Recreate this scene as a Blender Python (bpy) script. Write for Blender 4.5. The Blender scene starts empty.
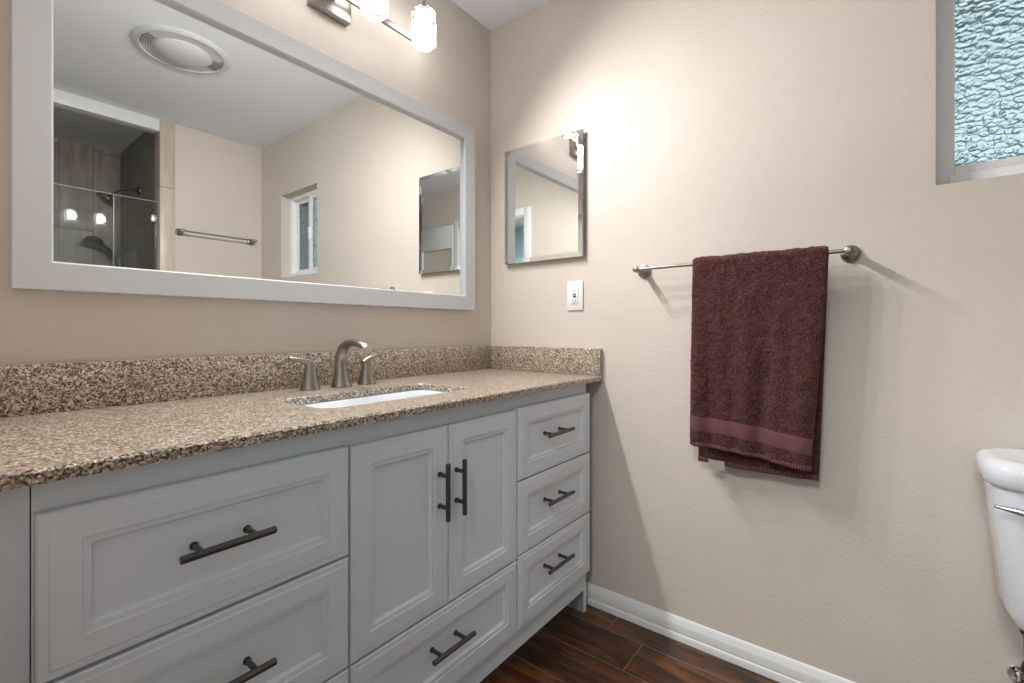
import bpy, bmesh, math, random
from mathutils import Vector, Matrix, noise
from math import pi, sin, cos, radians as R

S = bpy.context.scene
COL = S.collection

# ------------------------------------------------------------------ camera
CAM = Vector((-1.633, -1.398, 1.066))
YAW = 37.95                       # degrees from +x towards +y
cd = bpy.data.cameras.new('camera')
cam = bpy.data.objects.new('camera', cd); COL.objects.link(cam)
cam.location = CAM
cam.rotation_euler = (pi/2, 0, R(YAW) - pi/2)
cd.sensor_width = 36.0; cd.lens = 36.0*468.0/1024.0
cd.shift_y = -11.5/1024.0
cd.clip_start = 0.01
S.camera = cam

# ------------------------------------------------------------------ world, light, exposure
S.view_settings.view_transform = 'Standard'
S.view_settings.look = 'None'
S.view_settings.gamma = 1.0
S.view_settings.use_curve_mapping = False
S.view_settings.exposure = 0.0
LAMP_E = 10.5                     # radiance of the frosted lamp glass
HALL_FILL_W = 36.0                     # added hall light, fill for the bathroom
SKY_E = 1.5
LAMP_W = 6.2                      # each bulb of the vanity light
world = bpy.data.worlds.new('world'); S.world = world
world.use_nodes = True
wn, wl = world.node_tree.nodes, world.node_tree.links
wn.clear()
wo = wn.new('ShaderNodeOutputWorld'); wb = wn.new('ShaderNodeBackground')
wr = wn.new('ShaderNodeValToRGB'); wsx = wn.new('ShaderNodeSeparateXYZ'); wtc = wn.new('ShaderNodeTexCoord')
wl.new(wtc.outputs['Generated'], wsx.inputs[0]); wl.new(wsx.outputs['Z'], wr.inputs[0])
cr = wr.color_ramp
cr.elements[0].position = 0.0; cr.elements[0].color = (.84, .90, .92, 1)
cr.elements[1].position = 0.62; cr.elements[1].color = (.07, .15, .18, 1)
e = cr.elements.new(.28); e.color = (.60, .74, .77, 1)
wb.inputs['Strength'].default_value = SKY_E
wl.new(wr.outputs[0], wb.inputs['Color']); wl.new(wb.outputs[0], wo.inputs['Surface'])


def area_light(name, loc, size, power, color, rot=(0, 0, 0), size_y=None):
    d = bpy.data.lights.new(name, 'AREA'); d.energy = power; d.color = color
    d.size = size
    if size_y: d.shape = 'RECTANGLE'; d.size_y = size_y
    o = bpy.data.objects.new(name, d); COL.objects.link(o)
    o.location = loc; o.rotation_euler = rot
    return o


area_light('hall_fill_light', (-2.45, -1.35, 2.34), 0.5, HALL_FILL_W, (1.0, .97, .93))  # added fill light, brightens the bathroom through the doorway

# ------------------------------------------------------------------ material helpers


def srgb(r, g, b):
    f = lambda c: (c/12.92 if c <= .04045 else ((c+.055)/1.055)**2.4)
    return (f(r/255), f(g/255), f(b/255), 1)


class Mat:
    def __init__(s, name):
        s.m = bpy.data.materials.new(name); s.m.use_nodes = True
        s.t = s.m.node_tree; s.n = s.t.nodes; s.l = s.t.links
        s.b = s.n['Principled BSDF']; s.out = s.n['Material Output']

    def node(s, typ, **kw):
        nd = s.n.new(typ)
        for k, v in kw.items(): setattr(nd, k, v)
        return nd

    def link(s, a, b): s.l.new(a, b)

    def val(s, inp, v): s.b.inputs[inp].default_value = v

    def math(s, op, a, b=None):
        nd = s.node('ShaderNodeMath', operation=op)
        for i, x in enumerate((a, b)):
            if x is None: continue
            if isinstance(x, (int, float)): nd.inputs[i].default_value = x
            else: s.link(x, nd.inputs[i])
        return nd.outputs[0]

    def obj(s): return s.node('ShaderNodeTexCoord').outputs['Object']

    def pos(s): return s.node('ShaderNodeNewGeometry').outputs['Position']

    def noise(s, vec, scale, detail=3, rough=.5):
        nd = s.node('ShaderNodeTexNoise'); nd.inputs['Scale'].default_value = scale
        nd.inputs['Detail'].default_value = detail; nd.inputs['Roughness'].default_value = rough
        s.link(vec, nd.inputs['Vector']); return nd

    def ramp(s, fac, stops, interp='LINEAR'):
        nd = s.node('ShaderNodeValToRGB'); c = nd.color_ramp; c.interpolation = interp
        while len(c.elements) < len(stops): c.elements.new(.5)
        for el, (p, col) in zip(c.elements, stops): el.position = p; el.color = col
        s.link(fac, nd.inputs[0]); return nd.outputs[0]

    def bump(s, h, strength, dist):
        nd = s.node('ShaderNodeBump'); nd.inputs['Strength'].default_value = strength
        nd.inputs['Distance'].default_value = dist
        s.link(h, nd.inputs['Height']); s.link(nd.outputs[0], s.b.inputs['Normal']); return nd


def simple(name, col, rough=.5, metal=0.0, spec=.5):
    m = Mat(name); m.val('Base Color', col); m.val('Roughness', rough); m.val('Metallic', metal)
    m.val('Specular IOR Level', spec)
    return m


M = {}


def painted(name, col, rough, bs, scale, dist=.002, var=.04):
    m = simple(name, col, rough, spec=.35)
    p = m.pos()
    n1 = m.noise(p, scale, 4, .6)
    m.bump(n1.outputs[0], bs, dist)
    n2 = m.noise(p, 1.7, 3)
    a = [c*(1-var) for c in col[:3]]+[1]; b = [min(1, c*(1+var)) for c in col[:3]]+[1]
    m.link(m.ramp(n2.outputs[0], [(.3, a), (.7, b)]), m.b.inputs['Base Color'])
    return m.m


M['wall'] = painted('beige_wall_paint', srgb(214, 204, 194), .55, .35, 110, .003)
M['ceiling'] = painted('ceiling_paint', srgb(238, 242, 249), .8, .4, 60, .003, .02)
M['hall_wall'] = painted('pale_blue_hall_paint', srgb(186, 208, 212), .7, .2, 90)
M['white_trim'] = simple('white_trim_paint', srgb(228, 230, 232), .35).m
M['frame_white'] = simple('mirror_frame_paint', srgb(206, 209, 213), .42).m
M['vanity'] = painted('vanity_grey_white_paint', srgb(224, 232, 242), .42, .03, 300, .0006, .01)
M['dark'] = simple('dark_gap', srgb(20, 20, 21), .8).m
M['porcelain'] = simple('white_porcelain', srgb(224, 229, 236), .08).m
M['plastic'] = simple('white_plastic', srgb(236, 236, 236), .3).m
M['vinyl'] = simple('white_window_vinyl', srgb(246, 248, 250), .3).m
M['fan'] = simple('aged_white_plastic', srgb(206, 208, 211), .45).m
M['chrome'] = simple('chrome', (.75, .76, .78, 1), .08, 1).m
M['mirror'] = simple('silvered_mirror', (.90, .92, .91, 1), .0, 1).m
M['black'] = simple('black_plastic', srgb(22, 20, 20), .4).m
M['red'] = simple('red_plastic', srgb(150, 30, 36), .4).m
M['silver_edge'] = simple('mirror_edge', (.35, .34, .33, 1), .25, 1).m

m = simple('brushed_nickel', (.34, .315, .29, 1), .34, 1)
M['nickel'] = m.m
m = simple('dark_pewter', (.12, .122, .126, 1), .33, 1)
M['pewter'] = m.m

# speckled granite
m = simple('speckled_granite', (.3, .25, .2, 1), .3)
m.val('Coat Weight', .5); m.val('Coat Roughness', .32); m.val('Coat IOR', 1.6)
p = m.pos()
v = m.node('ShaderNodeTexVoronoi'); v.inputs['Scale'].default_value = 320
w = m.noise(p, 90, 2)
mx = m.node('ShaderNodeMixRGB'); mx.blend_type = 'ADD'; mx.inputs[0].default_value = .006
m.link(p, mx.inputs[1]); m.link(w.outputs['Color'], mx.inputs[2])
m.link(mx.outputs[0], v.inputs['Vector'])
sx = m.node('ShaderNodeSeparateColor'); m.link(v.outputs['Color'], sx.inputs[0])
g = m.ramp(sx.outputs[0], [(0, srgb(26, 21, 18)), (.19, srgb(92, 77, 63)), (.32, srgb(142, 125, 108)), (.52, srgb(178, 162, 144)),
                           (.72, srgb(218, 204, 186)), (.90, srgb(240, 230, 214))], 'CONSTANT')
v2 = m.node('ShaderNodeTexVoronoi'); v2.inputs['Scale'].default_value = 480; m.link(p, v2.inputs['Vector'])
s2 = m.node('ShaderNodeSeparateColor'); m.link(v2.outputs['Color'], s2.inputs[0])
g2 = m.ramp(s2.outputs[1], [(0, srgb(40, 33, 28)), (.2, srgb(120, 104, 90)), (.5, srgb(168, 152, 135)), (.85, srgb(214, 200, 184))], 'CONSTANT')
mg = m.node('ShaderNodeMixRGB'); mg.inputs[0].default_value = .2
m.link(g, mg.inputs[1]); m.link(g2, mg.inputs[2]); m.link(mg.outputs[0], m.b.inputs['Base Color'])
M['granite'] = m.m

# wood-look floor planks running along y, with joints
m = simple('wood_plank_floor', (.05, .02, .01, 1), .3)
p = m.pos(); sp = m.node('ShaderNodeSeparateXYZ'); m.link(p, sp.inputs[0])
rx = m.math('DIVIDE', m.math('ADD', sp.outputs['X'], .11), .155)
row = m.math('FLOOR', rx)
fx = m.math('FRACT', rx)
# joint offset per row: row 0 joint at y=-.64, row -1 at y=-.771
off = m.math('MULTIPLY', row, .131+.61*1)
ry = m.math('DIVIDE', m.math('SUBTRACT', m.math('ADD', sp.outputs['Y'], .64), m.math('MULTIPLY', row, .131)), .61)
ry = m.math('ADD', ry, m.math('FLOOR', m.math('MULTIPLY', row, .5)))
pl = m.math('FLOOR', ry); fy = m.math('FRACT', ry)
ex = m.math('MINIMUM', fx, m.math('SUBTRACT', 1.0, fx)); ey = m.math('MINIMUM', fy, m.math('SUBTRACT', 1.0, fy))
gx = m.math('LESS_THAN', ex, .0105); gy = m.math('LESS_THAN', ey, .0027)
grout = m.math('MAXIMUM', gx, gy)
cb = m.node('ShaderNodeCombineXYZ'); m.link(row, cb.inputs[0]); m.link(pl, cb.inputs[1])
wnz = m.node('ShaderNodeTexWhiteNoise'); m.link(cb.outputs[0], wnz.inputs['Vector'])
mp = m.node('ShaderNodeMapping'); mp.inputs['Scale'].default_value = (16, 2.0, 1)
av = m.node('ShaderNodeVectorMath', operation='ADD'); m.link(p, av.inputs[0]); m.link(wnz.outputs['Color'], av.inputs[1])
m.link(av.outputs[0], mp.inputs[0])
gr = m.noise(mp.outputs[0], 2.2, 6, .65)
wood = m.ramp(gr.outputs[0], [(.28, srgb(26, 15, 9)), (.46, srgb(66, 40, 21)), (.60, srgb(116, 70, 34)), (.76, srgb(44, 26, 15))])
hv = m.node('ShaderNodeHueSaturation'); m.link(wood, hv.inputs['Color'])
m.link(m.math('MULTIPLY_ADD', wnz.outputs['Value'], .55), hv.inputs['Value'])
hv.inputs['Value'].links[0].from_node.inputs[2].default_value = .72
gm = m.node('ShaderNodeMixRGB'); m.link(grout, gm.inputs[0]); m.link(hv.outputs[0], gm.inputs[1]); gm.inputs[2].default_value = srgb(138, 106, 84)
m.link(gm.outputs[0], m.b.inputs['Base Color'])
m.bump(m.math('SUBTRACT', gr.outputs[0], m.math('MULTIPLY', grout, .8)), .3, .002)
M['floor'] = m.m


def tile_mat(name, axis, cw, ch, c0, c1, cg, along='Z'):
    m = simple(name, c0, .35)
    p = m.pos(); sp = m.node('ShaderNodeSeparateXYZ'); m.link(p, sp.inputs[0])
    a = m.math('DIVIDE', sp.outputs[axis], cw); fa = m.math('FRACT', a); ia = m.math('FLOOR', a)
    b = m.math('DIVIDE', m.math('ADD', sp.outputs['Z'], m.math('MULTIPLY', ia, ch*.5)), ch); fb = m.math('FRACT', b); ib = m.math('FLOOR', b)
    g = m.math('MAXIMUM', m.math('LESS_THAN', fa, .004/cw), m.math('LESS_THAN', fb, .004/ch))
    cb = m.node('ShaderNodeCombineXYZ'); m.link(ia, cb.inputs[0]); m.link(ib, cb.inputs[1])
    wz = m.node('ShaderNodeTexWhiteNoise'); m.link(cb.outputs[0], wz.inputs['Vector'])
    mp = m.node('ShaderNodeMapping'); mp.inputs['Scale'].default_value = (11, 11, 1.6)
    av = m.node('ShaderNodeVectorMath', operation='ADD'); m.link(p, av.inputs[0]); m.link(wz.outputs['Color'], av.inputs[1])
    m.link(av.outputs[0], mp.inputs[0])
    nz = m.noise(mp.outputs[0], 2.0, 6, .6)
    c = m.ramp(nz.outputs[0], [(.3, c0), (.7, c1)])
    hv = m.node('ShaderNodeHueSaturation'); m.link(c, hv.inputs['Color'])
    k = m.math('MULTIPLY_ADD', wz.outputs['Value'], .35); k.node.inputs[2].default_value = .82
    m.link(k, hv.inputs['Value'])
    mm = m.node('ShaderNodeMixRGB'); m.link(g, mm.inputs[0]); m.link(hv.outputs[0], mm.inputs[1]); mm.inputs[2].default_value = cg
    m.link(mm.outputs[0], m.b.inputs['Base Color'])
    m.bump(g, -.3, .002)
    return m.m


M['tile_x'] = tile_mat('grey_wood_look_tile_back', 'X', .20, 1.2, srgb(128, 119, 108), srgb(168, 158, 145), srgb(70, 66, 62))
M['tile_y'] = tile_mat('grey_wood_look_tile_side', 'Y', .60, 1.2, srgb(122, 118, 111), srgb(154, 149, 141), srgb(74, 70, 66))
M['tile_trim'] = tile_mat('beige_wood_look_tile', 'Z', 1.0, 1.77, srgb(186, 172, 154), srgb(208, 196, 180), srgb(120, 108, 96))

# towel
m = simple('brown_terry', srgb(84, 54, 52), .95, spec=.1)
m.val('Sheen Weight', .35); m.val('Sheen Roughness', .5); m.val('Sheen Tint', srgb(190, 150, 145))
p = m.obj(); n1 = m.noise(p, 320, 4, .7); n2 = m.noise(p, 40, 3)
c = m.ramp(n1.outputs[0], [(.28, srgb(26, 15, 17)), (.5, srgb(74, 47, 45)), (.72, srgb(134, 96, 86))])
c2 = m.ramp(n2.outputs[0], [(.3, (.72, .72, .78, 1)), (.7, (1.2, 1.12, 1.08, 1))])
mm = m.node('ShaderNodeMixRGB'); mm.blend_type = 'MULTIPLY'; mm.inputs[0].default_value = 1
m.link(c, mm.inputs[1]); m.link(c2, mm.inputs[2]); m.link(mm.outputs[0], m.b.inputs['Base Color'])
m.bump(n1.outputs[0], 1.0, .004)
M['terry'] = m.m
m = simple('mauve_dobby_band', srgb(106, 72, 72), .75, spec=.2)
p = m.obj(); wv = m.node('ShaderNodeTexWave'); wv.inputs['Scale'].default_value = 120; wv.bands_direction = 'Z'; m.link(p, wv.inputs[0])
m.bump(wv.outputs[0], .3, .001); M['band'] = m.m
m = simple('mauve_stitched_hem', srgb(112, 76, 84), .8, spec=.2)
p = m.obj(); wv = m.node('ShaderNodeTexWave'); wv.inputs['Scale'].default_value = 45; wv.bands_direction = 'Y'; m.link(p, wv.inputs[0])
m.link(m.ramp(wv.outputs[0], [(.3, srgb(84, 56, 58)), (.6, srgb(112, 80, 82))]), m.b.inputs['Base Color'])
m.bump(wv.outputs[0], .6, .002); M['hem'] = m.m
M['care'] = simple('pale_care_label', srgb(186, 178, 170), .8).m

# frosted glowing lamp glass
m = Mat('glowing_frosted_glass'); m.val('Base Color', (1, 1, 1, 1))
m.val('Emission Color', (1.0, .975, .95, 1)); m.val('Emission Strength', LAMP_E); M['glow'] = m.m
m = Mat('hall_fill_diffuser'); m.val('Emission Color', (1.0, .97, .93, 1)); m.val('Emission Strength', 6.0); M['hall_fill_glow'] = m.m  # glow of the added fill fixture in the hall


def thin_glass(name, tint, refl, rough=.0):
    m = Mat(name); m.n.remove(m.b)
    tr = m.node('ShaderNodeBsdfTransparent'); tr.inputs[0].default_value = tint
    gl = m.node('ShaderNodeBsdfGlossy'); gl.inputs['Roughness'].default_value = rough; gl.inputs[0].default_value = (1, 1, 1, 1)
    mx = m.node('ShaderNodeMixShader')
    fr = m.node('ShaderNodeLayerWeight'); fr.inputs['Blend'].default_value = .25
    f = m.math('ADD', m.math('MULTIPLY', fr.outputs['Fresnel'], .8), refl)
    m.link(f, mx.inputs[0]); m.link(tr.outputs[0], mx.inputs[1]); m.link(gl.outputs[0], mx.inputs[2])
    m.link(mx.outputs[0], m.out.inputs['Surface'])
    return m.m


M['clear_shade'] = thin_glass('clear_lamp_glass', (.96, .97, .97, 1), .04)
M['shower_glass'] = thin_glass('clear_shower_glass', (.90, .93, .91, 1), .03)
M['glass_edge'] = simple('green_glass_edge', srgb(150, 168, 155), .2).m
# obscured window glass: rippled, refracting
m = Mat('rippled_obscure_glass'); m.n.remove(m.b)
gb = m.node('ShaderNodeBsdfGlass'); gb.inputs['Color'].default_value = (.93, .98, 1, 1); gb.inputs['IOR'].default_value = 1.35
gb.inputs['Roughness'].default_value = .03
tl = m.node('ShaderNodeBsdfTranslucent'); tl.inputs[0].default_value = (.85, .95, 1, 1)
p = m.pos()
mpg = m.node('ShaderNodeMapping'); mpg.inputs['Scale'].default_value = (1, 1, 1.15); m.link(p, mpg.inputs[0])
wz = m.noise(mpg.outputs[0], 30, 2)
va = m.node('ShaderNodeMixRGB'); va.blend_type = 'ADD'; va.inputs[0].default_value = .009
m.link(mpg.outputs[0], va.inputs[1]); m.link(wz.outputs['Color'], va.inputs[2])
vo = m.node('ShaderNodeTexVoronoi'); vo.feature = 'SMOOTH_F1'; vo.inputs['Scale'].default_value = 64; vo.inputs['Smoothness'].default_value = .18
m.link(va.outputs[0], vo.inputs['Vector'])
bp = m.node('ShaderNodeBump'); bp.inputs['Strength'].default_value = 1.0; bp.inputs['Distance'].default_value = .014
m.link(vo.outputs['Distance'], bp.inputs['Height']); m.link(bp.outputs[0], gb.inputs['Normal'])
mx = m.node('ShaderNodeMixShader'); mx.inputs[0].default_value = .12
m.link(gb.outputs[0], mx.inputs[1]); m.link(tl.outputs[0], mx.inputs[2]); m.link(mx.outputs[0], m.out.inputs['Surface'])
M['obscure'] = m.m
M['eave'] = simple('dark_eave_boards', srgb(70, 84, 88), .8).m
M['siding'] = simple('grey_green_siding', srgb(140, 152, 146), .8).m
M['rubber'] = simple('dark_braided_hose', srgb(58, 56, 55), .5, .4).m

# ------------------------------------------------------------------ mesh helpers


class MB:
    def __init__(s): s.v = []; s.f = []; s.smooth = 32

    def add(s, v, f):
        o = len(s.v); s.v += [tuple(x) for x in v]; s.f += [tuple(i+o for i in q) for q in f]; return s

    def box(s, a, b, bev=0, seg=2):
        x0, y0, z0 = (min(a[i], b[i]) for i in range(3)); x1, y1, z1 = (max(a[i], b[i]) for i in range(3))
        bm = bmesh.new()
        vs = [bm.verts.new(c) for c in ((x0, y0, z0), (x1, y0, z0), (x1, y1, z0), (x0, y1, z0), (x0, y0, z1), (x1, y0, z1), (x1, y1, z1), (x0, y1, z1))]
        for q in ((3, 2, 1, 0), (4, 5, 6, 7), (0, 1, 5, 4), (1, 2, 6, 5), (2, 3, 7, 6), (3, 0, 4, 7)): bm.faces.new([vs[i] for i in q])
        if bev: bmesh.ops.bevel(bm, geom=list(bm.edges), offset=bev, segments=seg, profile=.5, affect='EDGES')
        s.bm(bm); return s

    def bm(s, bm):
        bm.verts.index_update()
        s.add([v.co for v in bm.verts], [[v.index for v in f.verts] for f in bm.faces]); bm.free(); return s

    def rings(s, rings, cap0=True, cap1=True, closed=True):
        n = len(rings[0]); v = [p for r in rings for p in r]; f = []
        for i in range(len(rings)-1):
            for j in range(n if closed else n-1):
                k = (j+1) % n
                f.append((i*n+j, i*n+k, (i+1)*n+k, (i+1)*n+j))
        if cap0: f.append(tuple(reversed(range(n))))
        if cap1: f.append(tuple((len(rings)-1)*n+j for j in range(n)))
        return s.add(v, f)

    def tube(s, pts, rad, seg=14, sx=1.0, up=None):
        """tube along pts; rad number or list; sx scales the section sideways"""
        pts = [Vector(p) for p in pts]; n = len(pts)
        rad = rad if isinstance(rad, (list, tuple)) else [rad]*n
        sxs = sx if isinstance(sx, (list, tuple)) else [sx]*n
        T = []
        for i in range(n):
            a = pts[max(0, i-1)]; b = pts[min(n-1, i+1)]; T.append((b-a).normalized())
        u = Vector(up) if up else (Vector((0, 0, 1)) if abs(T[0].z) < .9 else Vector((1, 0, 0)))
        rs = []
        for i in range(n):
            u = (u - T[i]*u.dot(T[i])).normalized(); w = T[i].cross(u)
            rs.append([pts[i]+u*(rad[i]*cos(2*pi*k/seg))+w*(rad[i]*sxs[i]*sin(2*pi*k/seg)) for k in range(seg)])
        return s.rings(rs)

    def lathe(s, c, axis, prof, seg=32, start=0.0):
        """prof: list of (r, h) along axis from c"""
        c = Vector(c); ax = Vector(axis).normalized()
        u = Vector((1, 0, 0)) if abs(ax.x) < .9 else Vector((0, 1, 0))
        u = (u-ax*u.dot(ax)).normalized(); w = ax.cross(u)
        rs = [[c+ax*h+u*(r*cos(2*pi*k/seg+start))+w*(r*sin(2*pi*k/seg+start)) for k in range(seg)] for r, h in prof]
        return s.rings(rs)

    def prism(s, poly, axis, a, b):
        """extrude 2-D polygon (the two other axes in order) from a to b along axis index"""
        def mk(p, t):
            q = list(p); q.insert(axis, t); return q
        return s.rings([[mk(p, a) for p in poly], [mk(p, b) for p in poly]])

    def build(s, name, mat, parent=None, smooth=None, origin=None):
        xs = [min(v[i] for v in s.v) for i in range(3)]; xe = [max(v[i] for v in s.v) for i in range(3)]
        o = Vector(origin) if origin else Vector(((xs[0]+xe[0])/2, (xs[1]+xe[1])/2, xs[2]))
        me = bpy.data.meshes.new(name)
        me.from_pydata([Vector(v)-o for v in s.v], [], s.f); me.update()
        bm = bmesh.new(); bm.from_mesh(me); bmesh.ops.recalc_face_normals(bm, faces=list(bm.faces)); bm.to_mesh(me); bm.free()
        me.materials.append(mat)
        a = s.smooth if smooth is None else smooth
        if a:
            for p in me.polygons: p.use_smooth = True
            me.set_sharp_from_angle(angle=R(a))
        ob = bpy.data.objects.new(name, me); COL.objects.link(ob)
        W[ob.name] = o
        if parent: ob.parent = parent; ob.location = o - W[parent.name]
        else: ob.location = o
        return ob


W = {}


def thing(name, label, cat, loc, group=None):
    o = bpy.data.objects.new(name, None); COL.objects.link(o); o.location = loc; o.empty_display_size = .05
    W[o.name] = Vector(loc); return tag(o, label, cat, group)


def tag(o, label, cat, group=None):
    o['label'] = label; o['category'] = cat
    if group: o['group'] = group
    return o


def struct(name, mb, mat, parent=None, label=None, smooth=None):
    o = mb.build(name, mat, parent, smooth)
    if not parent: o['kind'] = 'structure'
    if label: o['label'] = label
    return o


def rect_rings(x0, x1, z0, z1, prof):
    """nested rectangles in a plane facing -y: prof = (inset, y)"""
    return [[(x0+i, y, z0+i), (x1-i, y, z0+i), (x1-i, y, z1-i), (x0+i, y, z1-i)] for i, y in prof]


H = 2.438
XD = -1.635           # door wall
YR = -2.312           # rear wall
YS = -3.25            # shower back
XS = -.64             # shower side wall
T = .11

# ------------------------------------------------------------------ room shell
struct('floor', MB().box((-3.4, YS-.1, -.06), (.2, .12, 0)), M['floor'], label='dark brown wood look plank floor')
struct('ceiling', MB().box((XD-T, YS-.1, H), (.2, .12, H+.08)), M['ceiling'], label='white textured ceiling')
struct('wall_left', MB().box((XD-T, 0, 0), (.2, .12, H)), M['wall'], label='beige wall behind the vanity')
# right wall with the window opening
WY0, WY1, WZ0, WZ1 = -2.005, -1.518, 1.441, 2.03
wr_ = MB()
for a, b in (((0, WY1, 0), (.2, 0, H)), ((0, YR-T, 0), (.2, WY0, H)), ((0, WY0, 0), (.2, WY1, WZ0)), ((0, WY0, WZ1), (.2, WY1, H))): wr_.box(a, b)
struct('wall_right', wr_, M['wall'], label='beige wall with the towel bar and window')
# rear wall: a cream piece beside the shower opening
struct('wall_rear', MB().box((-.557, YR-T, 0), (0, YR, H)), M['wall'], label='beige rear wall seen in the vanity mirror')
struct('trim_1', MB().box((XS, YR-T, 0), (-.557, YR+.008, H), .003), M['tile_trim'], label='beige tile edge beside the shower opening')
struct('wall_header', MB().box((XD, YR-.10, 2.362), (XS, YR+.004, H), .003), M['white_trim'], label='white beam over the shower opening')
struct('wall_shower_side', MB().box((XS, YS, 0), (XS+.08, YR-T, H)), M['tile_y'], label='grey tiled side wall of the shower')
struct('wall_shower_back', MB().box((XD-T, YS-.1, 0), (XS+.08, YS, H)), M['tile_x'], label='grey plank tiled back wall of the shower')
struct('wall_shower_left', MB().box((XD-T, YS, 0), (XD, YR, H)), M['tile_y'], label='grey tiled left wall of the shower')
struct('trim_2', MB().box((XD, YR-.10, 0), (XS, YR-.0, .10), .006), M['tile_trim'], label='beige tiled shower curb')
struct('floor_shower', MB().box((XD, YS, 0), (XS, YR-.10, .035)), M['tile_trim'], label='pale tiled shower floor')
# door wall (camera stands in its opening)
DY0, DY1, DZ = -1.78, -1.0, 2.045
wd = MB()
for a, b in (((XD-T, DY1, 0), (XD, 0, H)), ((XD-T, YR, 0), (XD, DY0, H)), ((XD-T, DY0, DZ), (XD, DY1, H))): wd.box(a, b)
struct('wall_door', wd, M['wall'], label='beige wall with the doorway')
cs = MB()
for xa, xb in ((XD, XD+.014), (XD-T-.014, XD-T)):
    cs.box((xa, DY1, 0), (xb, DY1+.066, DZ+.066), .003); cs.box((xa, DY0-.066, 0), (xb, DY0, DZ+.066), .003); cs.box((xa, DY0, DZ), (xb, DY1, DZ+.066), .003)
for a, b in (((XD-T, DY1-.012, 0), (XD, DY1, DZ)), ((XD-T, DY0, 0), (XD, DY0+.012, DZ)), ((XD-T, DY0, DZ-.012), (XD, DY1, DZ))): cs.box(a, b)
struct('door_1', cs, M['white_trim'], label='white door casing and jambs')
struct('trim_3', MB().box((XD, -2.306, 1.86), (XD+.02, -1.848, 2.08), .002).box((XD, -2.306, .0005), (XD+.02, -2.286, 1.86)).box((XD, -1.868, .0005), (XD+.02, -1.848, 1.86)), M['white_trim'], label='white trim board beside the doorway')
# hall behind the doorway
hw = MB().box((-3.5, -2.6, 0), (-3.4, -.2, H)).box((-3.5, -.3, 0), (XD-T, -.2, H)).box((-3.5, -2.6, 0), (XD-T, -2.5, H))
struct('wall_hall', hw, M['hall_wall'], label='pale blue hall walls beyond the doorway')
struct('ceiling_hall', MB().box((-3.5, -2.6, H), (XD-T, -.2, H+.08)), M['ceiling'])
t = thing('hall_fill_fixture', 'added round flush fill light in the hall beyond the doorway', 'ceiling light', (-2.45, -1.35, H-.08))  # made-up fixture around the added hall fill light
MB().lathe((-2.45, -1.35, H-.03), (0, 0, 1), [(.15, 0), (.17, .0), (.17, .03)]).build('rim', M['nickel'], t)
MB().lathe((-2.45, -1.35, H-.085), (0, 0, 1), [(.02, 0), (.08, .008), (.13, .03), (.15, .055)]).build('diffuser', M['hall_fill_glow'], t)

# baseboards


def bb_profile(): return [(0, 0), (-.019, 0), (-.019, .017), (-.0175, .021), (-.0125, .023), (-.0125, .025), (-.0145, .028), (-.0145, .050), (-.013, .055), (-.009, .062), (-.0078, .068), (-.004, .073), (0, .074)]


struct('baseboard_right', MB().prism([(x, z) for x, z in bb_profile()], 1, YR, -.01), M['white_trim'], label='white baseboard under the towel wall')
struct('baseboard_rear', MB().prism([(YR-y, z) for y, z in bb_profile()], 0, -.555, -.017), M['white_trim'])

# ------------------------------------------------------------------ window
wt = MB()
FX0, FX1 = .062, .13
wt.box((FX0, WY0, WZ0), (FX1, WY0+.028, WZ1), .003).box((FX0, WY1-.030, WZ0), (FX1, WY1, WZ1), .003)
wt.box((FX0, WY0+.028, WZ0), (FX1, WY1-.030, WZ0+.036), .003).box((FX0, WY0+.028, WZ1-.028), (FX1, WY1-.030, WZ1), .003)
win = struct('window_1', wt, M['vinyl'], label='white sliding window with rippled obscure glass')
YM = -1.735


def sash(y0, y1, x0, x1, nm, stile=(.03, .03)):
    z0, z1 = WZ0+.034, WZ1-.026
    b = MB().box((x0, y0, z0), (x1, y0+stile[0], z1), .002).box((x0, y1-stile[1], z0), (x1, y1, z1), .002)
    b.box((x0, y0+stile[0], z0), (x1, y1-stile[1], z0+.026), .002).box((x0, y0+stile[0], z1-.026), (x1, y1-stile[1], z1), .002)
    f = b.build('sash', M['vinyl'], win)
    xm = (x0+x1)/2
    MB().box((xm-.003, y0+stile[0]-.004, z0+.022), (xm+.003, y1-stile[1]+.004, z1-.022)).build('pane', M['obscure'], f, smooth=0)
    return f


sA = sash(YM-.02, WY1-.029, .070, .092, 'near', (.04, .014))
sB = sash(WY0+.027, YM+.03, .098, .120, 'far', (.03, .045))
MB().box((.060, YM-.012, 1.70), (.071, YM+.006, 1.78), .003).build('latch', M['vinyl'], sA)
# insect screen outside the far sash
m = Mat('insect_screen_mesh'); m.n.remove(m.b)
tr = m.node('ShaderNodeBsdfTransparent'); tr.inputs[0].default_value = (.45, .52, .50, 1)
df = m.node('ShaderNodeBsdfDiffuse'); df.inputs[0].default_value = srgb(96, 108, 104)
mx = m.node('ShaderNodeMixShader'); mx.inputs[0].default_value = .6
m.link(tr.outputs[0], mx.inputs[1]); m.link(df.outputs[0], mx.inputs[2]); m.link(mx.outputs[0], m.out.inputs['Surface'])
MB().box((.126, WY0+.028, WZ0+.036), (.128, YM+.005, WZ1-.028)).build('insect_screen', m.m, win, smooth=0)
# eave of the house outside
struct('beam_eave', MB().box((.2, -2.6, 2.16), (.56, -.9, 2.22)), M['eave'], label='dark roof eave outside the window')
struct('wall_neighbour', MB().box((2.6, -4.5, 0), (2.7, 1.0, 1.75)), M['siding'], label='grey wall of the neighbouring house')
struct('ground_outside', MB().box((.2, -5, -.1), (8, 2, -.02)), M['siding'])

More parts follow.
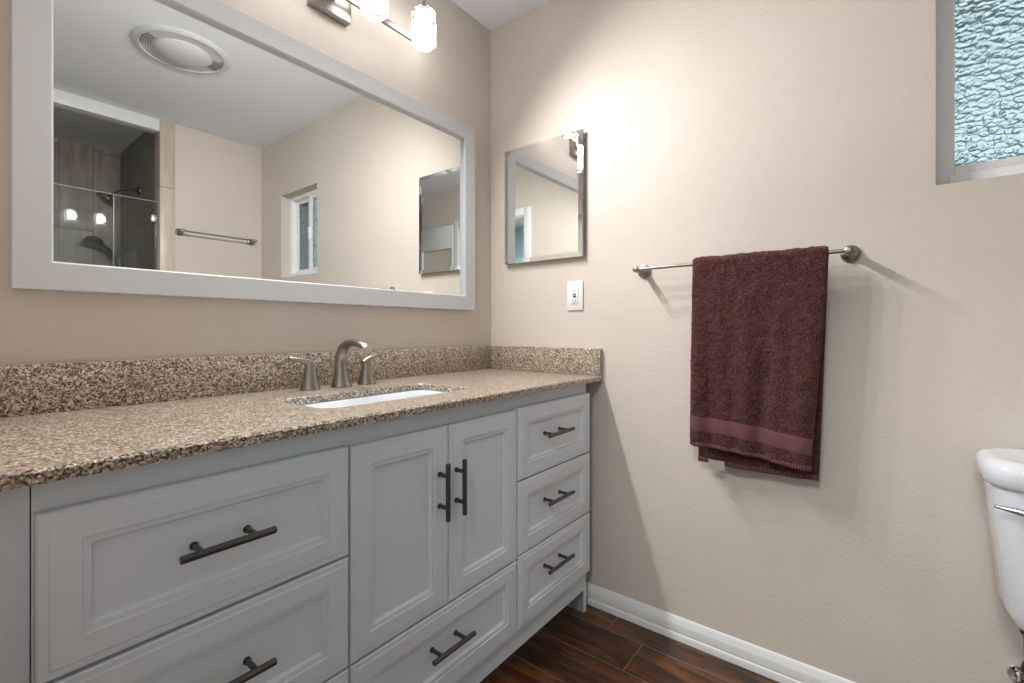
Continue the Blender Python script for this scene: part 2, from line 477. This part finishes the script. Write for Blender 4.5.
# ------------------------------------------------------------------ vanity cabinet
VX0, VX1 = -1.537, -.057
YF = -.545            # front plane of doors and drawers
YB = -.526            # face frame
ZC = .872             # top of cabinet
van = thing('vanity_cabinet', 'long light grey bathroom vanity with shaker drawers and doors under granite top', 'cabinet', (-.8, -.27, 0))
body = MB()
body.box((VX0, -.02, .09), (VX0+.018, YB, ZC)).box((VX1-.018, -.02, .0), (VX1, YB, ZC), .001)
body.box((VX0+.018, -.02, .09), (VX1-.018, -.04, ZC))                        # back
body.box((VX0+.018, -.04, .09), (VX1-.018, YB+.02, .108))                     # bottom
body.box((VX0+.018, YB+.02, .79), (VX1-.018, YB, ZC))                         # top rail
for x in (-1.0775, -.509): body.box((x-.03, YB+.02, .17), (x+.03, YB, .79))
body.box((VX0+.018, YB+.02, .17), (VX0+.05, YB, .79)).box((VX1-.05, YB+.02, .17), (VX1-.018, YB, .79))
for z in (.602, .374): body.box((VX0+.05, YB+.02, z-.02), (-1.1075, YB, z+.02)).box((-.479, YB+.02, z-.02), (VX1-.05, YB, z+.02))
body.box((-1.0475, YB+.02, .358), (-.539, YB, .398))
body.box((VX0+.018, YB+.02, .085), (VX1-.018, YB, .17))
body.build('carcass', M['vanity'], van)
MB().box((VX0+.05, -.43, 0), (VX1-.018, -.445, .09)).build('toe_kick', M['vanity'], van)
MB().box((XD+.004, -.02, 0), (VX0-.0016, -.5255, ZC)).build('filler_panel', M['vanity'], van)
MB().box((VX1-.018, YB-.001, 0), (VX1+.0005, YB+.06, .09)).build('foot', M['vanity'], van)

PROF = [(0, YB-.0005), (0, YF+.004), (.0025, YF+.0015), (.0115, YF+.0015), (.0135, YF), (.0445, YF), (.046, YF+.003), (.0545, YF+.0035), (.058, YF+.0105)]


def front(name, x0, x1, z0, z1):
    g = .0018
    mb = MB().rings(rect_rings(x0+g, x1-g, z0+g, z1-g, PROF))
    return mb.build(name, M['vanity'], van, smooth=0)


def handle(parent, c, L, vert=False):
    c = Vector(c); d = Vector((0, 0, 1)) if vert else Vector((1, 0, 0))
    yb = YF-.030
    mb = MB()
    a = Vector((c.x, yb, c.z))-d*L/2; b = Vector((c.x, yb, c.z))+d*L/2
    rr = .0062
    mb.tube([a, a+d*.001, b-d*.001, b], [rr-.0012, rr, rr, rr-.0012], 14)
    so = L/2-.031
    for s_ in (-1, 1):
        p = Vector((c.x, YF, c.z))+d*(so*s_)
        y_in = YF+.0005 if vert else YF+.0110
        mb.tube([(p.x, y_in, p.z), (p.x, yb, p.z)], .0050, 12)
        mb.tube([(p.x, y_in, p.z), (p.x, y_in-.003, p.z)], .0068, 12)
    return mb.build('handle', M['pewter'], parent)


g1 = [(.603, .829), (.374, .601), (.155, .372)]
for z0, z1 in g1:
    d = front('drawer', -1.537, -1.0795, z0, z1); handle(d, (-1.315, 0, (z0+z1)/2+.004), .142)
d = front('door', -1.0775, -.797, .374, .826); handle(d, (-.830, 0, .670), .140, True)
d = front('door', -.797, -.511, .374, .826); handle(d, (-.772, 0, .668), .140, True)
d = front('drawer', -1.0775, -.511, .155, .372); handle(d, (-.806, 0, .280), .144)
for z0, z1, zh in ((.607, .831, .727), (.381, .605, .509), (.156, .379, .291)):
    d = front('drawer', -.507, VX1, z0, z1); handle(d, (-.307, 0, zh), .152)

# ------------------------------------------------------------------ countertop with sink cut-out
ZT = .891; TH = .019
SX0, SX1, SY0, SY1 = -1.072, -.600, -.440, -.212


def superellipse(x0, x1, y0, y1, n, r):
    """rounded rectangle, n points per corner, ccw"""
    pts = []
    for cx, cy, a0 in ((x1-r, y1-r, 0), (x0+r, y1-r, 90), (x0+r, y0+r, 180), (x1-r, y0+r, 270)):
        for k in range(n+1):
            a = R(a0+90*k/n); pts.append((cx+r*cos(a), cy+r*sin(a)))
    return pts


def slab_with_hole(x0, x1, y0, y1, hole, z0, z1, ease=.0035):
    bm = bmesh.new()
    def loop(poly, z):
        vs = [bm.verts.new((x, y, z)) for x, y in poly]
        es = [bm.edges.new((vs[i], vs[(i+1) % len(vs)])) for i in range(len(vs))]
        return vs, es
    def outer(i): return [(x0, y0+i), (x1, y0+i), (x1, y1), (x0, y1)]
    ho = hole(-ease*.0)
    tops = {}
    vo, eo = loop(outer(ease), z1); vh, eh = loop(hole(ease*.8), z1)
    bmesh.ops.triangle_fill(bm, edges=eo+eh, use_beauty=True)
    vo2, eo2 = loop(outer(0), z1-ease); vh2, eh2 = loop(hole(0), z1-ease*.8)
    vo3, eo3 = loop(outer(0), z0); vh3, eh3 = loop(hole(0), z0)
    bmesh.ops.triangle_fill(bm, edges=eo3+eh3, use_beauty=True)
    def bridge(a, b):
        n = len(a)
        for i in range(n): bm.faces.new((a[i], a[(i+1) % n], b[(i+1) % n], b[i]))
    bridge(vo, vo2); bridge(vo2, vo3); bridge(vh, vh2); bridge(vh2, vh3)
    return MB().bm(bm)


hole = lambda i: superellipse(SX0-i, SX1+i, SY0-i, SY1+i, 8, .042+i)
ct = slab_with_hole(XD+.001, -.0005, -.568, -.0005, hole, ZT-TH, ZT).build('countertop', M['granite'], None, smooth=40)
tag(ct, 'speckled brown granite countertop with a rounded rectangular sink cut-out', 'countertop')
bs = MB().box((XD+.001, -.0215, ZT+.0004), (-.0225, -.0006, ZT+.104), .0015).build('backsplash', M['granite'])
tag(bs, 'long granite backsplash strip along the wall behind the faucet', 'backsplash')
bs = MB().box((-.0215, -.566, ZT+.0004), (-.0006, -.0006, ZT+.104), .0015).build('backsplash', M['granite'])
tag(bs, 'short granite backsplash strip at the right end of the countertop', 'backsplash')

# sink bowl
sk = thing('sink', 'white rectangular undermount sink set in the granite countertop', 'sink', ((SX0+SX1)/2, (SY0+SY1)/2, ZT-TH-.145))
rings = []
for i, z in ((-.030, ZT-TH-.0008), (.004, ZT-TH-.0008), (-.002, ZT-TH-.012), (-.014, ZT-TH-.055), (-.028, ZT-TH-.095), (-.055, ZT-TH-.118), (-.09, ZT-TH-.126)):
    pass
ro = lambda i, z, r=.042: [(x, y, z) for x, y in superellipse(SX0-i, SX1+i, SY0-i, SY1+i, 8, max(.02, r+i))]
zb = ZT-TH-.0006
seq = [ro(-.07, zb-.145), ro(-.03, zb-.140), ro(.0, zb-.11), ro(.012, zb-.02), ro(.022, zb-.015), ro(.022, zb), ro(.003, zb),
       ro(-.003, zb-.004), ro(-.010, zb-.05), ro(-.020, zb-.09), ro(-.034, zb-.112), ro(-.055, zb-.124), ro(-.085, zb-.128)]
MB().rings(seq).build('basin', M['porcelain'], sk, smooth=50)
MB().lathe(((SX0+SX1)/2, (SY0+SY1)/2+.01, zb-.1275), (0, 0, 1), [(.024, 0), (.024, .002), (.019, .003), (.017, .001), (.004, .002)]).build('drain', M['nickel'], sk)

# ------------------------------------------------------------------ widespread faucet
FXC, FYC = -.817, -.093
fa = thing('faucet', 'brushed nickel widespread faucet with arched spout and two lever handles behind the sink', 'faucet', (FXC, FYC, ZT))
pts, rad, sxs = [], [], []
# shank rises, leans back slightly then arches over toward the sink
prof = [(0, .000, .031, 1.0), (0, .003, .031, 1.0), (0, .008, .0275, 1.0), (.001, .03, .0230, 1.0), (.003, .06, .0190, 1.0), (.004, .085, .0168, 1.03), (.001, .106, .0155, 1.08),
        (-.010, .126, .0142, 1.18), (-.027, .140, .0130, 1.3), (-.048, .146, .0118, 1.42), (-.078, .147, .0110, 1.5), (-.105, .143, .0108, 1.5), (-.124, .135, .0112, 1.45), (-.130, .129, .0112, 1.45)]
for dy, z, r, sx_ in prof:
    pts.append((FXC, FYC+dy, ZT+.0003+z*.93)); rad.append(r); sxs.append(sx_)
MB().tube(pts, rad, 24, sxs, up=(0, -1, 0)).build('spout', M['nickel'], fa, smooth=50)
for sgn, hx in ((-1, -.917), (1, -.726)):
    hb = MB()
    seg = 20
    hb.lathe((hx, FYC, ZT+.0003), (0, 0, 1), [(.0285, 0), (.0285, .003), (.026, .008), (.0215, .028), (.0175, .05), (.0150, .066), (.0135, .076), (.011, .082)], 24)
    hh = hb.build('handle_base', M['nickel'], fa, smooth=50)
    # lever: flattened blade sweeping outward
    lp = [(hx-sgn*.010, FYC, ZT+.068), (hx+sgn*.002, FYC, ZT+.078), (hx+sgn*.016, FYC+.001, ZT+.085), (hx+sgn*.034, FYC+.003, ZT+.090), (hx+sgn*.052, FYC+.005, ZT+.093), (hx+sgn*.061, FYC+.006, ZT+.095)]
    MB().tube(lp, [.0125, .0118, .0092, .0074, .0066, .0056], 18, [1.0, 1.05, 1.3, 1.5, 1.6, 1.5], up=(0, 0, 1)).build('lever', M['nickel'], hh, smooth=55)

# ------------------------------------------------------------------ vanity mirror
MX0, MX1, MZ0, MZ1 = -1.510, -.136, 1.150, 1.937
FW, FT = .061, .027
vm = thing('vanity_mirror', 'large wall mirror in a flat white frame above the vanity', 'mirror', ((MX0+MX1)/2, -.014, MZ0))
fr = MB()
YFR = -.002-FT
rr = rect_rings(MX0, MX1, MZ0, MZ1, [(0, -.002), (0, YFR+.002), (.002, YFR), (FW-.0035, YFR), (FW-.001, YFR+.002), (FW, YFR+.004), (FW, -.002)])
fr.rings(rr, cap0=False, cap1=False)
fr.build('frame', M['frame_white'], vm, smooth=0)
# bevelled mirror plate
BV = .011
i0 = FW-.003
mg_ = MB().rings(rect_rings(MX0, MX1, MZ0, MZ1, [(i0, -.003), (i0, -.01147), (FW+BV, -.0115)]), cap0=True, cap1=True)
mg_.build('mirror_glass', M['mirror'], vm, smooth=0)

# ------------------------------------------------------------------ vanity light
LXC, LZ = -.820, 2.128
LXS = [-1.135, -.925, -.715, -.505]
LY = -.118
vl = thing('vanity_light', 'four lamp brushed nickel wall light with clear glass shades above the mirror', 'wall lamp', (LXC, -.002, 2.06))
MB().box((LXC-.060, -.0008, 2.076), (LXC+.080, -.030, 2.206), .003).build('backplate', M['nickel'], vl)
MB().box((LXS[0]-.02, -.058, LZ-.010), (LXS[3]+.02, -.070, LZ+.010), .002).box((LXC-.02, -.0305, LZ-.008), (LXC+.02, -.0585, LZ+.008), .001).build('crossbar', M['nickel'], vl)
ZSH0, ZSH1 = 2.083, 2.212
for x in LXS:
    ap = [(x, -.0655, LZ+.009), (x, -.0645, LZ+.05), (x, -.0655, ZSH1-.004), (x, -.074, ZSH1+.020), (x, -.092, ZSH1+.028), (x, LY, ZSH1+.028)]
    arm = MB().tube(ap, .0045, 10)
    arm.lathe((x, LY, ZSH1-.006), (0, 0, 1), [(.020, 0), (.020, .012), (.012, .016), (.006, .030), (.0055, .044), (.003, .048)], 16)
    arm.build('arm', M['nickel'], vl)
    r0 = .0455; sh = MB().lathe((x, LY, ZSH0), (0, 0, 1), [(r0-.010, 0), (r0-.002, .010), (r0, .018), (r0, ZSH1-ZSH0-.018), (r0-.010, ZSH1-ZSH0-.004), (.018, ZSH1-ZSH0)], 8, pi/8)
    so_ = sh.build('lamp_shade', M['clear_shade'], vl, smooth=0)
    so_['label'] = 'clear faceted glass shade'
    MB().lathe((x, LY, ZSH0+.018), (0, 0, 1), [(.010, 0), (.025, .003), (.030, .010), (.030, .084), (.025, .095), (.012, .099)], 24).build('diffuser', M['glow'], so_)
    bl = bpy.data.lights.new('lamp_bulb', 'SPOT'); bl.energy = LAMP_W*4.15; bl.color = (1.0, .98, .965)
    bl.spot_size = R(168); bl.spot_blend = 1.0; bl.shadow_soft_size = .03
    bo = bpy.data.objects.new('lamp_bulb', bl); COL.objects.link(bo)
    bo.location = (x, LY-.06, ZSH0+.05); bo.rotation_euler = (R(45), 0, pi)

# ------------------------------------------------------------------ medicine cabinet mirror
CY0, CY1, CZ0, CZ1 = -.492, -.100, 1.355, 1.852
mc = thing('medicine_cabinet', 'small frameless mirror cabinet hanging on the wall above the outlet', 'mirror cabinet', (-.0005, (CY0+CY1)/2, CZ0))
MB().box((-.0006, CY0+.012, CZ0+.010), (-.014, CY1-.012, CZ1-.010), .001).build('cabinet_body', M['silver_edge'], mc)


def xrings(prof):
    return [[(x, CY0+i, CZ0+i), (x, CY1-i, CZ0+i), (x, CY1-i, CZ1-i), (x, CY0+i, CZ1-i)] for i, x in prof]


dr = MB().rings(xrings([(0, -.0142), (0, -.021)]), True, False).build('door', M['silver_edge'], mc, smooth=0)
MB().rings(xrings([(.0003, -.0200), (.0003, -.0212), (.020, -.0232)])).build('mirror_glass', M['mirror'], dr, smooth=0)

# ------------------------------------------------------------------ outlet
oy, oz = -.447, 1.203
ol = thing('wall_outlet', 'white outlet with black and red test buttons on the wall below the small mirror', 'outlet', (-.0005, oy, oz-.058))
MB().box((-.0006, oy-.036, oz-.058), (-.0062, oy+.036, oz+.058), .0018).build('cover_plate', M['plastic'], ol)
rc = MB().box((-.0064, oy-.0168, oz-.0335), (-.0085, oy+.0168, oz+.0335), .0006).build('receptacle', M['plastic'], ol)
for zz in (.0205, -.0205):
    for y0, y1, hh_ in ((.0045, .0063, .004), (-.0063, -.0045, .0035)):
        MB().box((-.0084, oy+y0, zz+oz-hh_), (-.0088, oy+y1, zz+oz+hh_)).build('slot', M['black'], rc)
    MB().lathe((-.0084, oy, oz+zz-.009), (-1, 0, 0), [(.0026, 0), (.0026, .0004)], 10).build('slot', M['black'], rc)
MB().box((-.0084, oy-.0065, oz+.0012), (-.0098, oy+.0065, oz+.0068), .0004).build('button', M['red'], rc)['label'] = 'dark red reset button'
MB().box((-.0084, oy-.0065, oz-.0068), (-.0098, oy+.0065, oz-.0012), .0004).build('button', M['black'], rc)['label'] = 'black test button'

# ------------------------------------------------------------------ towel bars
BX = -.074


def towel_bar(label, p0, p1, nrm, group):
    """p0,p1: flange centres on the wall, nrm: out of the wall"""
    p0, p1, nrm = Vector(p0), Vector(p1), Vector(nrm)
    t = thing('towel_bar', label, 'towel bar', (p0+p1)/2, group)
    d = (p1-p0).normalized()
    for p in (p0, p1):
        mb = MB().lathe(p+nrm*.0006, nrm, [(.0245, 0), (.0245, .004), (.0225, .008), (.014, .011), (.0105, .016), (.0095, .035), (.0105, .060), (.0115, .072), (.0105, .082), (.006, .085)], 28)
        mb.build('post', M['nickel'], t, smooth=40)
    a, b = p0+nrm*.074, p1+nrm*.074
    MB().tube([a-d*.012, a-d*.010, b+d*.010, b+d*.012], [.004, .0056, .0056, .004], 14).build('bar', M['nickel'], t)
    return t


towel_bar('brushed nickel towel bar on the right wall holding the brown towel', (0, -.734, 1.278), (0, -1.339, 1.281), (-1, 0, 0), 'towel bars')
towel_bar('empty brushed nickel towel bar on the rear wall, seen in the large mirror', (-.532, YR, 1.722), (-.078, YR, 1.722), (0, 1, 0), 'towel bars')

# ------------------------------------------------------------------ towel
ZB = 1.2795; RB = .0062; TT = .0135      # bar centre height, bar radius, folded thickness


def lerp(a, b, t): return a+(b-a)*t


def sstep(t):
    t = max(0, min(1, t)); return t*t*(3-2*t)


def fold(u, s, k):
    """gentle vertical pleats, growing downwards (s: 0 at bar, 1 at hem)"""
    g = sstep(s*1.3)
    return 1.25*g*(.0050*sin(7.2*u+.8+k)+.0042*sin(15.5*u+2.0*k+.3+s)+.0030*sin(29*u+1.1-1.5*s))


def centre(side, u, s):
    """point on the middle of the cloth; side 0 front 1 back; u across, s down"""
    yl = lerp(-.930, -.926, s) if side == 0 else lerp(-.930, -.938, s)
    yr = lerp(-1.292, -1.253, sstep(s*.9)*.8+s*.2) if side == 0 else lerp(-1.292, -1.268, s)
    y = lerp(yl, yr, u)
    zb_ = lerp(.700, .676, u)+.003*sin(5*u) if side == 0 else lerp(.642, .640, u)-.004*sin(pi*u)
    z = lerp(ZB, zb_, s)
    o = RB+TT/2+.001
    if side == 0: x = BX-o-fold(u, s, 0)-.006*sstep(s)*(1-.3*u)+.004*s
    else: x = BX+o+.010*sstep(s*2)+fold(u, s, 1.7)*.5
    return Vector((x, y, z))


def cloth_path(u, nf, nb, na):
    out = []
    for i in range(nf): out.append(centre(0, u, 1-i/nf))
    o = RB+TT/2+.001
    y = lerp(-.930, -1.292, u)
    for k in range(na+1):
        a = pi-pi*k/na; out.append(Vector((BX+o*cos(a), y, ZB+o*sin(a))))
    for i in range(1, nb+1): out.append(centre(1, u, i/nb))
    return out


def make_towel():
    nu, nf, nb, na = 110, 170, 90, 10
    P_ = [cloth_path(j/nu, nf, nb, na) for j in range(nu+1)]
    L = len(P_[0])
    outer, inner = [], []
    for j in range(nu+1):
        ro_, ri_ = [], []
        for i in range(L):
            tl_ = P_[j][min(i+1, L-1)]-P_[j][max(i-1, 0)]
            tu = P_[min(j+1, nu)][i]-P_[max(j-1, 0)][i]
            nn = tl_.cross(tu).normalized()
            nn = -nn
            edge = min(1, min(j, nu-j)/3.0); endc = min(1, min(i, L-1-i)/3.0)
            h = TT/2*(.35+.65*math.sqrt(edge))*(.4+.6*math.sqrt(endc))
            q = P_[j][i]
            sv = 1-i/nf if i < nf else 0
            kk = .15 if .825 < sv < .935 else 1.0
            dz = kk*(noise.noise(q*260)*.0018+noise.noise(q*110)*.0018+noise.noise(q*Vector((45, 45, 14)))*.0022)
            ro_.append(q+nn*(h+dz)); ri_.append(q-nn*h*.9)
        outer.append(ro_); inner.append(ri_)
    v = []; f = []
    for a in outer: v += a
    n0 = len(v)
    for a in inner: v += a
    ix = lambda j, i: j*L+i
    for j in range(nu):
        for i in range(L-1):
            f.append((ix(j, i), ix(j, i+1), ix(j+1, i+1), ix(j+1, i)))
            f.append((n0+ix(j, i), n0+ix(j+1, i), n0+ix(j+1, i+1), n0+ix(j, i+1)))
    for j in range(nu):
        f.append((ix(j, 0), ix(j+1, 0), n0+ix(j+1, 0), n0+ix(j, 0)))
        f.append((ix(j, L-1), n0+ix(j, L-1), n0+ix(j+1, L-1), ix(j+1, L-1)))
    for i in range(L-1):
        f.append((ix(0, i), n0+ix(0, i), n0+ix(0, i+1), ix(0, i+1)))
        f.append((ix(nu, i), ix(nu, i+1), n0+ix(nu, i+1), n0+ix(nu, i)))
    return MB().add(v, f)


tw = thing('bath_towel', 'dark brown terry towel folded over the towel bar on the right wall', 'towel', (BX, -1.1, .64))
make_towel().build('terry_cloth', M['terry'], tw, smooth=180)


def strip(name, mat, side, s0f, s1f, off, thick, nu=110, nv=8, u0=.0, u1=1.0):
    """smooth woven strip lying on the cloth; s0f,s1f give s at u"""
    sg = -1 if side == 0 else 1
    A, B = [], []
    for j in range(nu+1):
        u = lerp(u0, u1, j/nu)
        for i in range(nv+1):
            s = lerp(s0f(u), s1f(u), i/nv)
            c = centre(side, u, s)
            k = min(1, min(i, nv-i)/1.5)
            A.append(c+Vector((-off-thick*k if side == 0 else -off-thick*k, 0, 0))); B.append(c+Vector((-off+.004, 0, 0)))
    f = []; n0 = len(A); w = nv+1
    for j in range(nu):
        for i in range(nv):
            a = j*w+i
            f.append((a, a+1, a+w+1, a+w)); f.append((n0+a, n0+a+w, n0+a+w+1, n0+a+1))
    for j in range(nu):
        for i in (0, nv):
            a = j*w+i; f.append((a, a+w, n0+a+w, n0+a))
    for i in range(nv):
        for j in (0, nu):
            a = j*w+i; f.append((a, a+1, n0+a+1, n0+a))
    return MB().add(A+B, f).build(name, mat, tw, smooth=60)


strip('dobby_band', M['band'], 0, lambda u: lerp(.838, .852, u), lambda u: lerp(.918, .925, u), TT/2+.0008, .0012, u0=.005, u1=.995)['label'] = 'smooth mauve woven band'
strip('front_hem', M['hem'], 0, lambda u: .977, lambda u: 1.004, TT/2-.003, .004, u0=.03, u1=.995)
strip('back_hem', M['hem'], 1, lambda u: .977, lambda u: 1.004, TT/2-.003, .003, u0=.0, u1=1)
tg0 = centre(1, .145, 1.0)
MB().box((tg0.x-.0125, -.972, .622), (tg0.x-.011, -1.020, .652), .0004).build('care_label', M['care'], tw)['label'] = 'small pale care label'

# ------------------------------------------------------------------ toilet
tx = -1.804   # y of the centre line
to = thing('toilet', 'white porcelain toilet with chrome lever against the wall under the window', 'toilet', (-.35, tx, 0))


def trap(x0, x1, hw, z, r, hw_back=None):
    """rounded rectangle in plan: x0 back .. x1 front, half width hw"""
    return [(x, y, z) for x, y in superellipse(x1, x0, tx-hw, tx+hw, 6, r)]


tank = [trap(-.035, -.150, .120, .392, .05), trap(-.026, -.170, .146, .400, .05), trap(-.020, -.184, .168, .420, .05), trap(-.017, -.191, .182, .452, .05), trap(-.014, -.205, .202, .66, .05), trap(-.013, -.210, .206, .727, .05)]
MB().rings(tank).build('tank', M['porcelain'], to, smooth=50)
lid = [trap(-.012, -.214, .212, .7275, .055), trap(-.010, -.222, .219, .736, .06), trap(-.010, -.224, .221, .760, .062), trap(-.012, -.221, .218, .773, .06), trap(-.017, -.212, .209, .781, .055), trap(-.028, -.196, .194, .7845, .045), trap(-.035, -.188, .187, .783, .04)]
MB().rings(lid).build('tank_lid', M['porcelain'], to, smooth=60)
# flush lever on the tank front near its left corner
lv = MB().lathe((-.2045, -1.700, .686), (-1, 0, 0), [(.014, 0), (.014, .006), (.009, .010), (.008, .024)], 18)
lv.tube([(-.226, -1.715, .684), (-.230, -1.69, .684), (-.230, -1.655, .687), (-.228, -1.625, .691), (-.225, -1.593, .694)], [.008, .011, .0098, .0070, .0028], 14, 1.0)
lv.build('flush_lever', M['chrome'], to, smooth=50)['label'] = 'chrome flush lever'


def oval(cx, a, b, z, n=36, k=1.0):
    pts = []
    for i in range(n):
        t = 2*pi*i/n; c, s_ = cos(t), sin(t)
        ax = a if c < 0 else a*k           # +x side (back) squarer
        pts.append((cx+ax*c, tx+b*s_, z))
    return pts


bowl = [oval(-.36, .16, .10, 0), oval(-.36, .165, .105, .02), oval(-.36, .15, .095, .08), oval(-.38, .16, .10, .18), oval(-.41, .19, .13, .26), oval(-.44, .225, .168, .33), oval(-.455, .245, .185, .375), oval(-.455, .245, .185, .388),
        oval(-.455, .205, .145, .388), oval(-.455, .19, .13, .36), oval(-.44, .13, .09, .26), oval(-.42, .06, .05, .20)]
MB().rings(bowl).build('bowl', M['porcelain'], to, smooth=50)
MB().box((-.03, tx-.13, .30), (-.24, tx+.13, .3915), .03, 4).box((-.10, tx-.08, .0), (-.26, tx+.08, .31), .03, 4).build('deck', M['porcelain'], to, smooth=50)
seat = [oval(-.455, .205, .145, .3885), oval(-.46, .25, .188, .3885), oval(-.46, .252, .190, .398), oval(-.46, .245, .183, .404), oval(-.455, .205, .145, .404)]
MB().rings(seat+[seat[0]], False, False).build('seat', M['plastic'], to, smooth=50)
lidt = [oval(-.46, .250, .188, .4045), oval(-.46, .254, .191, .412), oval(-.46, .246, .184, .421), oval(-.46, .2, .14, .425)]
MB().rings(lidt).build('seat_lid', M['plastic'], to, smooth=50)
hy = -1.662
MB().lathe((-.10, hy, .385), (0, 0, 1), [(.010, 0), (.012, .003), (.012, .016), (.009, .026)], 6).tube([(-.10, hy, .388), (-.10, hy-.001, .35), (-.088, hy-.003, .32), (-.060, hy-.004, .295), (-.050, hy-.004, .276)], .0055, 10).build('supply_hose', M['rubber'], to)
vt = thing('shutoff_valve', 'small chrome shutoff valve on the wall below the toilet tank', 'valve', (-.0005, hy, .22))
MB().lathe((-.0006, hy-.004, .240), (-1, 0, 0), [(.022, 0), (.020, .004), (.008, .006), (.008, .040), (.010, .042), (.010, .058)], 18).tube([(-.050, hy-.004, .242), (-.050, hy-.004, .2735)], .0085, 12).build('valve_body', M['chrome'], vt)
MB().lathe((-.059, hy-.004, .240), (-1, 0, 0), [(.008, 0), (.018, .003), (.018, .011), (.008, .014)], 12, 0).build('valve_knob', M['rubber'], vt)

# ------------------------------------------------------------------ ceiling fan
fc = (-.815, -1.31)
vf = thing('ceiling_vent_fan', 'round white exhaust fan with domed lens on the ceiling', 'ceiling fan', (fc[0], fc[1], H))
MB().lathe((fc[0], fc[1], H-.0005), (0, 0, -1), [(.196, 0), (.198, .006), (.192, .012), (.180, .017), (.172, .017), (.168, .010), (.160, .010)], 56).build('rim', M['fan'], vf, smooth=40)
gl_ = MB().lathe((fc[0], fc[1], H-.004), (0, 0, -1), [(.172, 0), (.172, .006), (.170, .008), (.03, .010)], 48)
gl_.build('grille', M['fan'], vf, smooth=30)
for ang in (0, 180):
    for k in range(5):
        r_ = .128+.009*k
        pa = [(fc[0]+r_*cos(R(ang+a)), fc[1]+r_*sin(R(ang+a)), H-.0140) for a in range(-20, 21, 4)]
        MB().tube(pa, .0012, 6).build('grille_slot', M['dark'], vf)
MB().lathe((fc[0], fc[1], H-.013), (0, 0, -1), [(.118, 0), (.118, .006), (.105, .016), (.08, .025), (.05, .030), (.015, .032)], 48).build('lens', M['fan'], vf, smooth=40)

# ------------------------------------------------------------------ shower fittings (seen in the big mirror)
GY = YR-.045
gp = thing('shower_screen', 'fixed clear glass shower screen beside the tiled jamb, seen in the mirror', 'glass screen', (-.72, GY, .1), 'shower glass')
MB().box((-.862, GY-.004, .104), (XS-.003, GY+.004, 1.905), .0008).build('glass_sheet', M['shower_glass'], gp, smooth=0)
MB().box((-.862, GY-.004, 1.9052), (XS-.003, GY+.004, 1.909)).box((-.8655, GY-.004, .104), (-.8622, GY+.004, 1.909)).build('polished_edge', M['glass_edge'], gp, smooth=0)
MB().box((XS-.035, GY-.014, 1.77), (XS-.001, GY-.0045, 1.82), .002).box((XS-.035, GY+.0045, 1.77), (XS-.001, GY+.014, 1.82), .002).build('clamp', M['nickel'], gp)
gd = thing('shower_door', 'clear glass shower door left of the fixed panel, seen in the mirror', 'shower door', (-1.24, GY, .1), 'shower glass')
MB().box((XD+.02, GY-.004, .112), (-.869, GY+.004, 1.905), .0008).build('glass_sheet', M['shower_glass'], gd, smooth=0)
MB().box((XD+.02, GY-.004, 1.9052), (-.869, GY+.004, 1.909)).build('polished_edge', M['glass_edge'], gd, smooth=0)
MB().tube([(-.93, GY+.0045, .95), (-.93, GY+.045, .95), (-.93, GY+.045, 1.15), (-.93, GY+.0045, 1.15)], .008, 10).build('pull', M['nickel'], gd)

ay, az = -2.76, 2.055
sh = thing('overhead_shower', 'dark metal shower head on a bent arm from the tiled side wall', 'shower head', (XS, ay, az))
MB().lathe((XS-.0006, ay, az), (-1, 0, 0), [(.030, 0), (.029, .006), (.012, .012)], 24).build('flange', M['pewter'], sh)
MB().tube([(XS-.005, ay, az), (XS-.06, ay, az-.002), (XS-.10, ay, az-.015), (XS-.135, ay, az-.045), (XS-.15, ay, az-.062)], .009, 12).build('arm', M['pewter'], sh)
hd = Vector((XS-.148, ay, az-.058))
MB().lathe(hd, (-.62, 0, -.78), [(.012, 0), (.016, .012), (.020, .022), (.045, .040), (.058, .052), (.058, .062), (.052, .065)], 28).build('spray_head', M['pewter'], sh)
hs = thing('hand_shower', 'dark hand shower with hose on a bracket at the shower back wall', 'hand shower', (-.68, YS, 1.5))
MB().box((-.70, YS+.0006, 1.535), (-.66, YS+.012, 1.59), .004).tube([(-.68, YS+.01, 1.565), (-.68, YS+.06, 1.565)], .011, 12).build('bracket', M['pewter'], hs)
MB().tube([(-.67, YS+.075, 1.53), (-.69, YS+.082, 1.60), (-.725, YS+.092, 1.66), (-.765, YS+.105, 1.695), (-.79, YS+.112, 1.703)], [.011, .012, .013, .015, .018], 14).lathe((-.815, YS+.118, 1.735), (-.2, .35, -1), [(.02, 0), (.045, .006), (.056, .022), (.056, .034), (.05, .037)], 26).build('hand_piece', M['pewter'], hs, smooth=50)
MB().tube([(-.67, YS+.075, 1.53), (-.668, YS+.075, 1.40), (-.70, YS+.07, 1.15), (-.76, YS+.06, 1.02), (-.80, YS+.05, 1.06), (-.81, YS+.02, 1.12)], .007, 10).build('hose', M['pewter'], hs, smooth=50)
